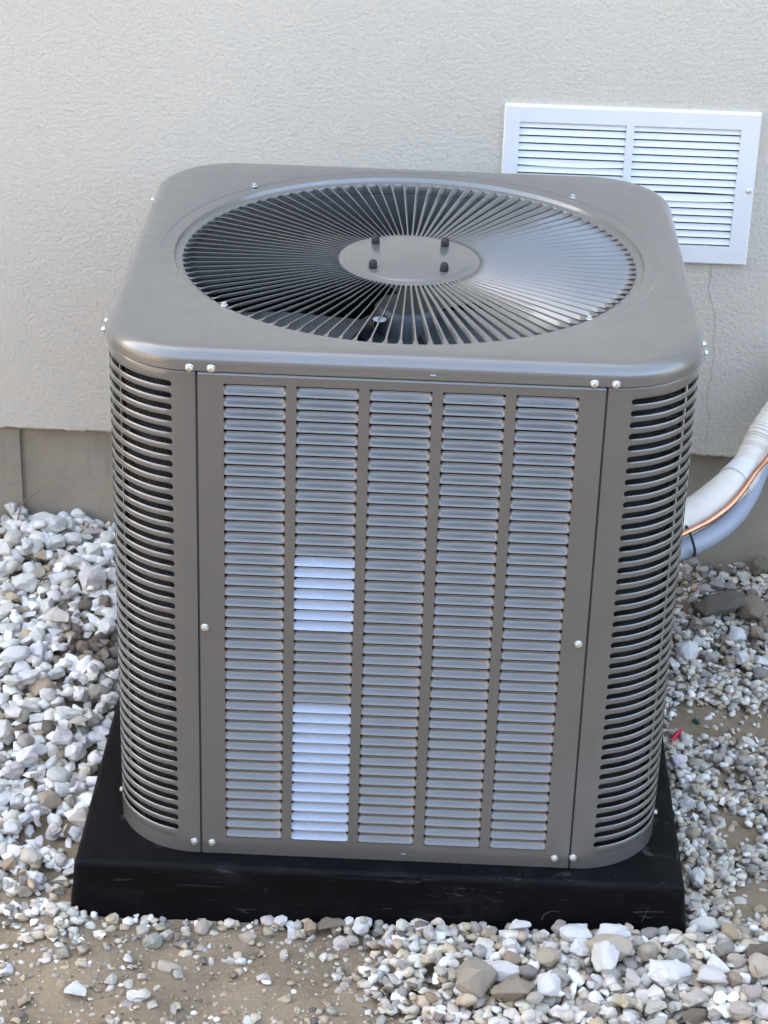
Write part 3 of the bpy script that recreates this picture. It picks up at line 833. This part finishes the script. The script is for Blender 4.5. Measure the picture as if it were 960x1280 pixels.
# larger stones, one object each: (pixel x, pixel y, width px, height px, colour, angular / rounded)
PIX = '''40,646,18,26,w 66,639,33,18,w 28,652,20,18,w 94,642,15,13,w 111,651,21,14,w 17,674,22,24,w 66,667,31,26,w 90,663,24,17,w 91,677,22,17,w
116,674,28,18,l 131,655,18,15,w 135,678,18,22,w 11,689,24,15,w 43,690,22,22,w 70,689,24,20,w 117,693,18,16,w 92,705,28,18,w 5,711,17,22,w 33,702,18,20,w
48,722,20,14,t 116,726,33,32,w 79,731,33,18,w 33,744,31,24,w 83,746,33,22,w 60,766,26,22,w 72,781,33,24,w 135,785,20,24,w 47,799,18,15,w 52,816,33,20,w
78,807,15,10,w 20,829,35,20,w 33,851,37,20,w 122,842,18,11,w 87,854,14,13,w 108,760,18,15,b 124,800,16,13,b 104,812,17,14,b 112,826,15,12,g 96,795,14,11,b
8,765,24,20,w 12,795,26,18,w 70,840,22,14,w 132,752,14,16,b 60,712,14,10,t 22,766,12,10,g 10,735,18,14,w 131,704,16,12,w 55,744,12,10,b
17,866,28,16,w 35,884,32,17,w 47,897,27,11,w 25,911,20,17,b 61,910,16,17,b 87,895,32,18,w 112,905,32,25,w 77,930,35,30,w 10,927,25,28,w 35,945,24,18,w
95,948,22,22,w 17,967,25,22,w 107,932,15,22,w 72,970,28,22,w 100,985,20,32,w 62,1000,28,20,t 20,1007,20,20,w 32,1024,18,15,w 15,1040,20,18,w 40,1071,25,20,l
76,1076,15,20,w 45,1100,28,18,w 122,870,26,20,l 60,868,20,16,w 100,868,18,14,w 130,885,14,14,w 88,1010,16,16,l 70,1040,18,13,l 12,1085,18,14,t 30,1115,20,15,t 52,1052,18,13,w
95,1240,26,21,w 172,1243,26,18,w 190,1175,22,20,g 232,1160,12,15,w 227,1176,22,17,g 365,1166,17,28,w 415,1150,36,15,b 310,1170,22,13,t 330,1222,16,13,l 252,1160,18,22,t
212,1207,30,13,t 450,1160,20,20,w 387,1162,18,18,t 7,1210,18,15,w 357,1193,13,17,l 470,1223,13,13,w 350,1150,18,12,w 335,1166,14,11,g 300,1200,14,9,w 80,1190,22,15,g
100,1185,22,18,g 66,1140,17,16,w 96,1153,16,9,w 178,1160,15,14,l 208,1167,14,18,l 427,1178,20,16,l 440,1178,14,16,l 137,1222,16,14,l 32,1168,14,8,w 30,1250,16,13,t 460,1180,14,18,t
422,1142,15,14,l 437,1140,15,11,w 456,1142,13,14,w 473,1146,20,16,g 460,1150,12,15,w
595,1230,46,44,b 642,1246,50,36,b 627,1212,52,21,w 685,1236,28,32,w 752,1215,36,38,w 760,1190,55,33,t 685,1195,30,21,t 720,1167,38,24,w 700,1152,25,24,l 765,1167,44,20,w
835,1217,54,33,w 885,1225,46,27,w 902,1210,32,26,w 810,1192,26,22,t 880,1157,35,18,w 907,1157,24,17,l 870,1100,23,26,w 900,1127,21,13,t 812,1165,20,13,g 950,1210,32,28,t
950,1190,36,20,b 730,1187,40,22,w 650,1160,26,17,w 825,1238,30,18,w 780,1256,30,14,t 870,1272,32,18,b 700,1220,24,18,l 790,1225,24,22,l 845,1195,24,16,g 740,1262,26,18,l
660,1222,22,17,g 582,1181,18,11,g 640,1197,20,15,t 538,1167,17,18,l 517,1182,13,18,w 487,1183,12,14,w 545,1195,12,12,t 586,1193,14,12,w 870,1250,30,20,l 820,1258,26,19,l 927,1267,30,20,l
800,1180,22,15,l 675,1172,20,14,l 610,1165,18,13,t 528,1160,16,13,w 905,1190,26,16,g 930,1160,20,14,t 940,1240,26,20,l 640,1180,22,15,w 705,1200,16,13,w 668,1255,20,14,l
903,758,62,33,b 940,770,30,34,b 950,716,24,24,b 929,723,20,13,l 924,706,15,10,l 956,707,16,16,w 858,817,28,26,w 920,801,22,19,w 927,828,17,26,w 950,833,24,13,w
947,848,28,16,g 875,800,16,13,w 843,833,12,14,w 945,795,17,18,t 859,796,12,12,w 845,953,25,18,w 847,790,14,14,l 860,1010,22,13,w 866,705,14,10,g 884,714,18,13,b
905,716,20,14,b 880,735,16,12,g 895,731,20,14,g 858,726,16,12,b 870,756,14,18,b 886,775,20,10,l 912,738,18,12,g 940,742,16,11,b 868,781,16,16,g 890,820,18,12,l
905,810,14,12,b 940,812,18,14,b 955,782,14,16,b 885,846,18,11,l 905,850,16,11,l 850,860,16,11,l 895,955,16,12,l 870,985,14,12,t 930,960,20,12,l 950,985,17,12,g
865,1045,17,14,t 900,1055,18,12,l 935,1060,16,12,l 880,1075,14,11,l 905,1090,16,12,l 940,1090,15,11,g 868,1135,18,14,l 925,1125,16,12,l 950,1135,16,12,t 848,870,14,9,w'''
specs = []
for tok in PIX.split():
    q_ = tok.split(','); specs.append((float(q_[0]), float(q_[1]), float(q_[2]), float(q_[3]), q_[4]))
specs.sort(key=lambda s: s[1])
SPECIAL = {(595, 1230): 'large tan-brown stone in the front gravel heap touching a darker brown one', (642, 1246): 'large darker brown stone in the front gravel heap touching a tan-brown one',
           (903, 758): 'biggest brown-grey stone, long and flat, lying below the insulated pipe', (940, 770): 'dark brown stone beside the biggest long stone below the insulated pipe',
           (415, 1150): 'long dark pebble touching the pad front where the bare dirt ends', (760, 1190): 'large tan flat stone between white stones in the front gravel heap',
           (172, 1243): 'bright white chip on the bare dirt, among the farthest from the pad', (365, 1166): 'bright white chip on the dirt close to the pad front',
           (858, 817): 'biggest white stone beside the cabinet foot below the insulated pipe', (835, 1217): 'largest white slab stone in the gravel in front of the pad corner',
           (870, 1100): 'lone white stone in fine grey gravel beside the pad corner', (950, 716): 'brown stone against the foundation below the insulated pipe'}
STONES = []
def put_stone(x, y, a, b_, c_, k, col=None, phi=None, special=None):
    phi = rnd.uniform(-.3, .3) if phi is None else phi
    br = bare(x, y)
    zc = drop(x, y, a, b_, c_, phi, .38 if br > .3 else .27)
    if zc is None: return
    rounded = (k in 'tb' and rnd.random() < .55) or rnd.random() < .15
    me = rnd.choice(RND if rounded else ANG)
    o = obj('stone', me, None, (x, y, zc)); o.scale = (a, b_, c_)
    o.rotation_euler = (rnd.uniform(-.3, .3), rnd.uniform(-.3, .3), phi + rnd.choice((0, math.pi)))
    o.color = (*(col or jcol(k)), 1)
    STONES.append((o, x, y, a, b_, c_, k, rounded, special))
for (px, py, wp, hp, k) in specs:
    z = .02
    for _ in range(6):
        q_ = at_z(px, py, z); i = int((q_[0]-GX0)/GR); j = int((q_[1]-GY0)/GR)
        if 0 <= i < hx_n and 0 <= j < hy_n: z = .5*z+.5*(H[j, i]+.004)
    d = np.linalg.norm(q_-CAM); a = wp/FPX*d/2*1.10; vis = hp/FPX*d/2*1.10
    # visible half height mixes depth and thickness of the stone
    b_ = min(max(vis*1.15, a*.55), a*1.25); c_ = max(.5*min(a, b_), min(vis*.9, a*.9))
    x, y = float(q_[0]), float(q_[1])
    if zone(x, y) == 'F': y = min(y, PY0-.007-b_*.75)
    else:
        if x < 0: x = min(x, PX0-.004-a*.8)
        else: x = max(x, PX1+.004+a*.8)
        y = min(y, YW+.018-b_*.9)
    sp = SPECIAL.get((int(px), int(py)))
    col = (.85, .83, .775) if k == 'w' and (sp or (zone(x, y) == 'F' and rnd.random() < .6)) else None
    if (px, py) in ((595, 1230), (642, 1246)): col = (.44, .375, .29) if px == 595 else (.37, .305, .23)
    put_stone(x, y, a, b_, c_, k, col, None, sp)
# more middling stones in the white bank and in the front heap, where the first ones left gaps
tries = 0
while len(STONES) < 296 and tries < 6000:
    tries += 1
    if rnd.random() < .72: x, y = rnd.uniform(-.72, PX0-.012), rnd.uniform(-.33, YW)
    else: x, y = rnd.uniform(.05, .56), rnd.uniform(-.62, -.41)
    s_ = rnd.uniform(.0085, .0135)
    if blocked(x, y, s_): continue
    if any((x-q_[1])**2+(y-q_[2])**2 < (.85*(s_+.5*(q_[3]+q_[4])))**2 for q_ in STONES): continue
    if math.hypot(x-DARK[0], (y-DARK[1])*.8) < .055: continue
    put_stone(x, y, s_*rnd.uniform(1, 1.3), s_*rnd.uniform(.75, 1), s_*rnd.uniform(.55, .85), rnd.choice('wwwwwl') if x < 0 else rnd.choice('wlltg'), None, rnd.uniform(-1.5, 1.5))
def describe(q_):
    o, x, y, a, b_, c_, k, rounded, special = q_
    if special: return special
    w = []
    m_ = max(a, b_)
    w += ['big'] if m_ > .021 else ['tiny'] if m_ < .0075 else ['small'] if m_ < .0105 else []
    e_ = max(a, b_)/min(a, b_)
    if e_ > 1.65: w.append('elongated')
    elif c_ < .52*m_: w.append('flat')
    elif c_ > .8*m_: w.append('chunky')
    w.append('rounded' if rounded else 'angular'); w.append(ADJ[k]); w.append('stone')
    zn = zone(x, y)
    near = min((p_ for p_ in STONES if p_[0] is not o), key=lambda p_: (x-p_[1])**2+(y-p_[2])**2)
    if zn == 'L':
        pl = 'touching the foundation' if y > YW-b_-.02 else 'touching the pad edge' if x > PX0-a*1.25-.01 and y < .42 else 'in the white stone bank'
        if pl.endswith('bank'): pl = 'in the white bank near the foundation' if y > .33 else 'in the white bank midway along the pad' if y > -.02 else 'in the white bank near the pad corner'
    elif zn == 'R':
        pl = 'touching the foundation below the pipe' if y > YW-b_-.02 else 'below the insulated pipe' if y > .18 else 'in grey gravel beside the pad'
    else:
        pl = 'touching the pad front' if y > PY0-b_*1.1-.012 else 'in the front gravel heap' if x > -.02 else 'on bare dirt before the pad'
    if len(w)+len(pl.split()) > 12: pl = pl.replace('in the white bank', 'in white bank').replace('midway along the pad', 'beside mid pad')
    while len(w)+len(pl.split())+3+len(ADJ[near[6]].split()) > 16 and len(w) > 2: w.pop(0)
    return ' '.join(w)+' '+pl+' beside a '+ADJ[near[6]]+' one'
for q_ in STONES:
    lb = describe(q_)
    if len(lb.replace('-', ' ').split()) > 16: lb = lb.split(' beside a ')[0]
    tag(q_[0], lb, 'stone', 'stones: '+lb.split(' beside a')[0])
# top-up layer between the larger ones
scatter(5200, .0042, .0090, -.84, .80, -.76, YW+.02, sink=.25, over=.012)
# grit and half-buried pebbles on the bare dirt
for _ in range(5000):
    x, y = rnd.uniform(-.62, .62), rnd.uniform(-.78, -.40)
    s = .0010*3.2**rnd.random()
    if blocked(x, y, s) or H[int((y-GY0)/GR), int((x-GX0)/GR)]-float(terrain(x, y)) > .003: continue
    add_small(x, y, float(terrain(x, y))+s*.15, s*1.2, s, s*.7, rnd.uniform(0, 3), tuple(.85*q_ for q_ in jcol(rnd.choice('tttbgl'))), 'a')
for _ in range(280):
    x, y = rnd.uniform(-.60, .10), rnd.uniform(-.76, -.40); s = rnd.uniform(.003, .0085)
    if blocked(x, y, s): continue
    z = drop(x, y, s*1.3, s, s*.6, 0, .55)
    if z is not None: add_small(x, y, z, s*1.3, s, s*.6, rnd.uniform(0, 3), tuple(.9*q_ for q_ in jcol(rnd.choice('tttlgb'))), 'p')
gv = np.concatenate(gv); gf = np.concatenate(gf); gc = np.concatenate(gc)
me = bpy.data.meshes.new('gravel')
me.vertices.add(len(gv)); me.vertices.foreach_set('co', gv.astype(np.float32).ravel())
me.loops.add(gf.size); me.loops.foreach_set('vertex_index', gf.astype(np.int32).ravel())
me.polygons.add(len(gf)); me.polygons.foreach_set('loop_start', np.arange(0, gf.size, 3, dtype=np.int32))
me.update(calc_edges=True); me.validate()
at = me.attributes.new('tint', 'FLOAT_COLOR', 'POINT'); at.data.foreach_set('color', gc.astype(np.float32).ravel())
me.shade_smooth(); me.set_sharp_from_angle(angle=math.radians(58))
me.materials.append(MT_GRAVEL)
go = obj('gravel', me); tag(go, 'loose white, grey and tan gravel covering the ground round the pad', 'gravel', kind='stuff')
print('gravel tris', len(gf), 'stones', len(STONES))

# ------------------------------------------------------------------ twigs and litter
def ground_z(x, y): return float(H[int((y-GY0)/GR), int((x-GX0)/GR)])
def twig(L, r_, label, name='twig', mat=MT_TWIG):
    P = spline(L, 4); m = MB(); m.tube(rel(P, P[0]), [r_*(1-.6*i/len(P)) for i in range(len(P))], 6)
    o = m.build(name, mat, None, 70); o.location = P[0]; return tag(o, label, 'twig')
twig([at_y(21, 655, .57), at_y(27, 632, .588), at_y(37, 622, .60), at_y(49, 614, .608)], .0016, 'thin dry twig leaning on the foundation above white stones')
for L, lb in (([(677, 1150), (681, 1143), (690, 1139), (700, 1140)], 'curled dry grass stalk lying against the pad front'), ([(802, 1152), (807, 1143), (811, 1135)], 'short straight twig standing against the pad front')):
    twig([at_y(x, y, PY0-.013-.002*i) for i, (x, y) in enumerate(L)], .0006, lb, mat=MT_STALK)
q_ = at_z(806, 1195, .012)
for (a, b2, lb) in (((312, 1190), (330, 1205), 'pale straw stalk on the dirt in front of the pad'), ((938, 1215), (955, 1245), 'bent straw stalk on the front gravel near the tan stone')):
    A_, B_ = at_z(*a, .01), at_z(*b2, .01); A_[2] = ground_z(A_[0], A_[1])+.001; B_[2] = ground_z(B_[0], B_[1])+.001
    twig([A_, (A_+B_)/2+np.array([0, 0, .003]), B_], .0011, lb)
def scrap(px0, px1, w, name, mat, label):
    A_, B_ = at_z(*px0, .03), at_z(*px1, .03)
    A_[2] = ground_z(A_[0], A_[1])+.002; B_[2] = ground_z(B_[0], B_[1])+.003
    m = MB(); m.tube(rel([A_, A_*.7+B_*.3+np.array([0, 0, .001]), A_*.35+B_*.65+np.array([0, 0, .002]), B_], A_), [w*.5, w, w*1.1, w*.7], 8)
    o = m.build(name, mat, None, 60); o.location = A_; tag(o, label, 'scrap')
scrap((840, 916), (852, 903), .0040, 'plastic_scrap', MT_RED, 'small red plastic scrap in the gravel beside the cabinet')
scrap((868, 886), (876, 891), .0030, 'plastic_scrap', MT_GREEN, 'tiny dark green plastic scrap on a dirt patch')
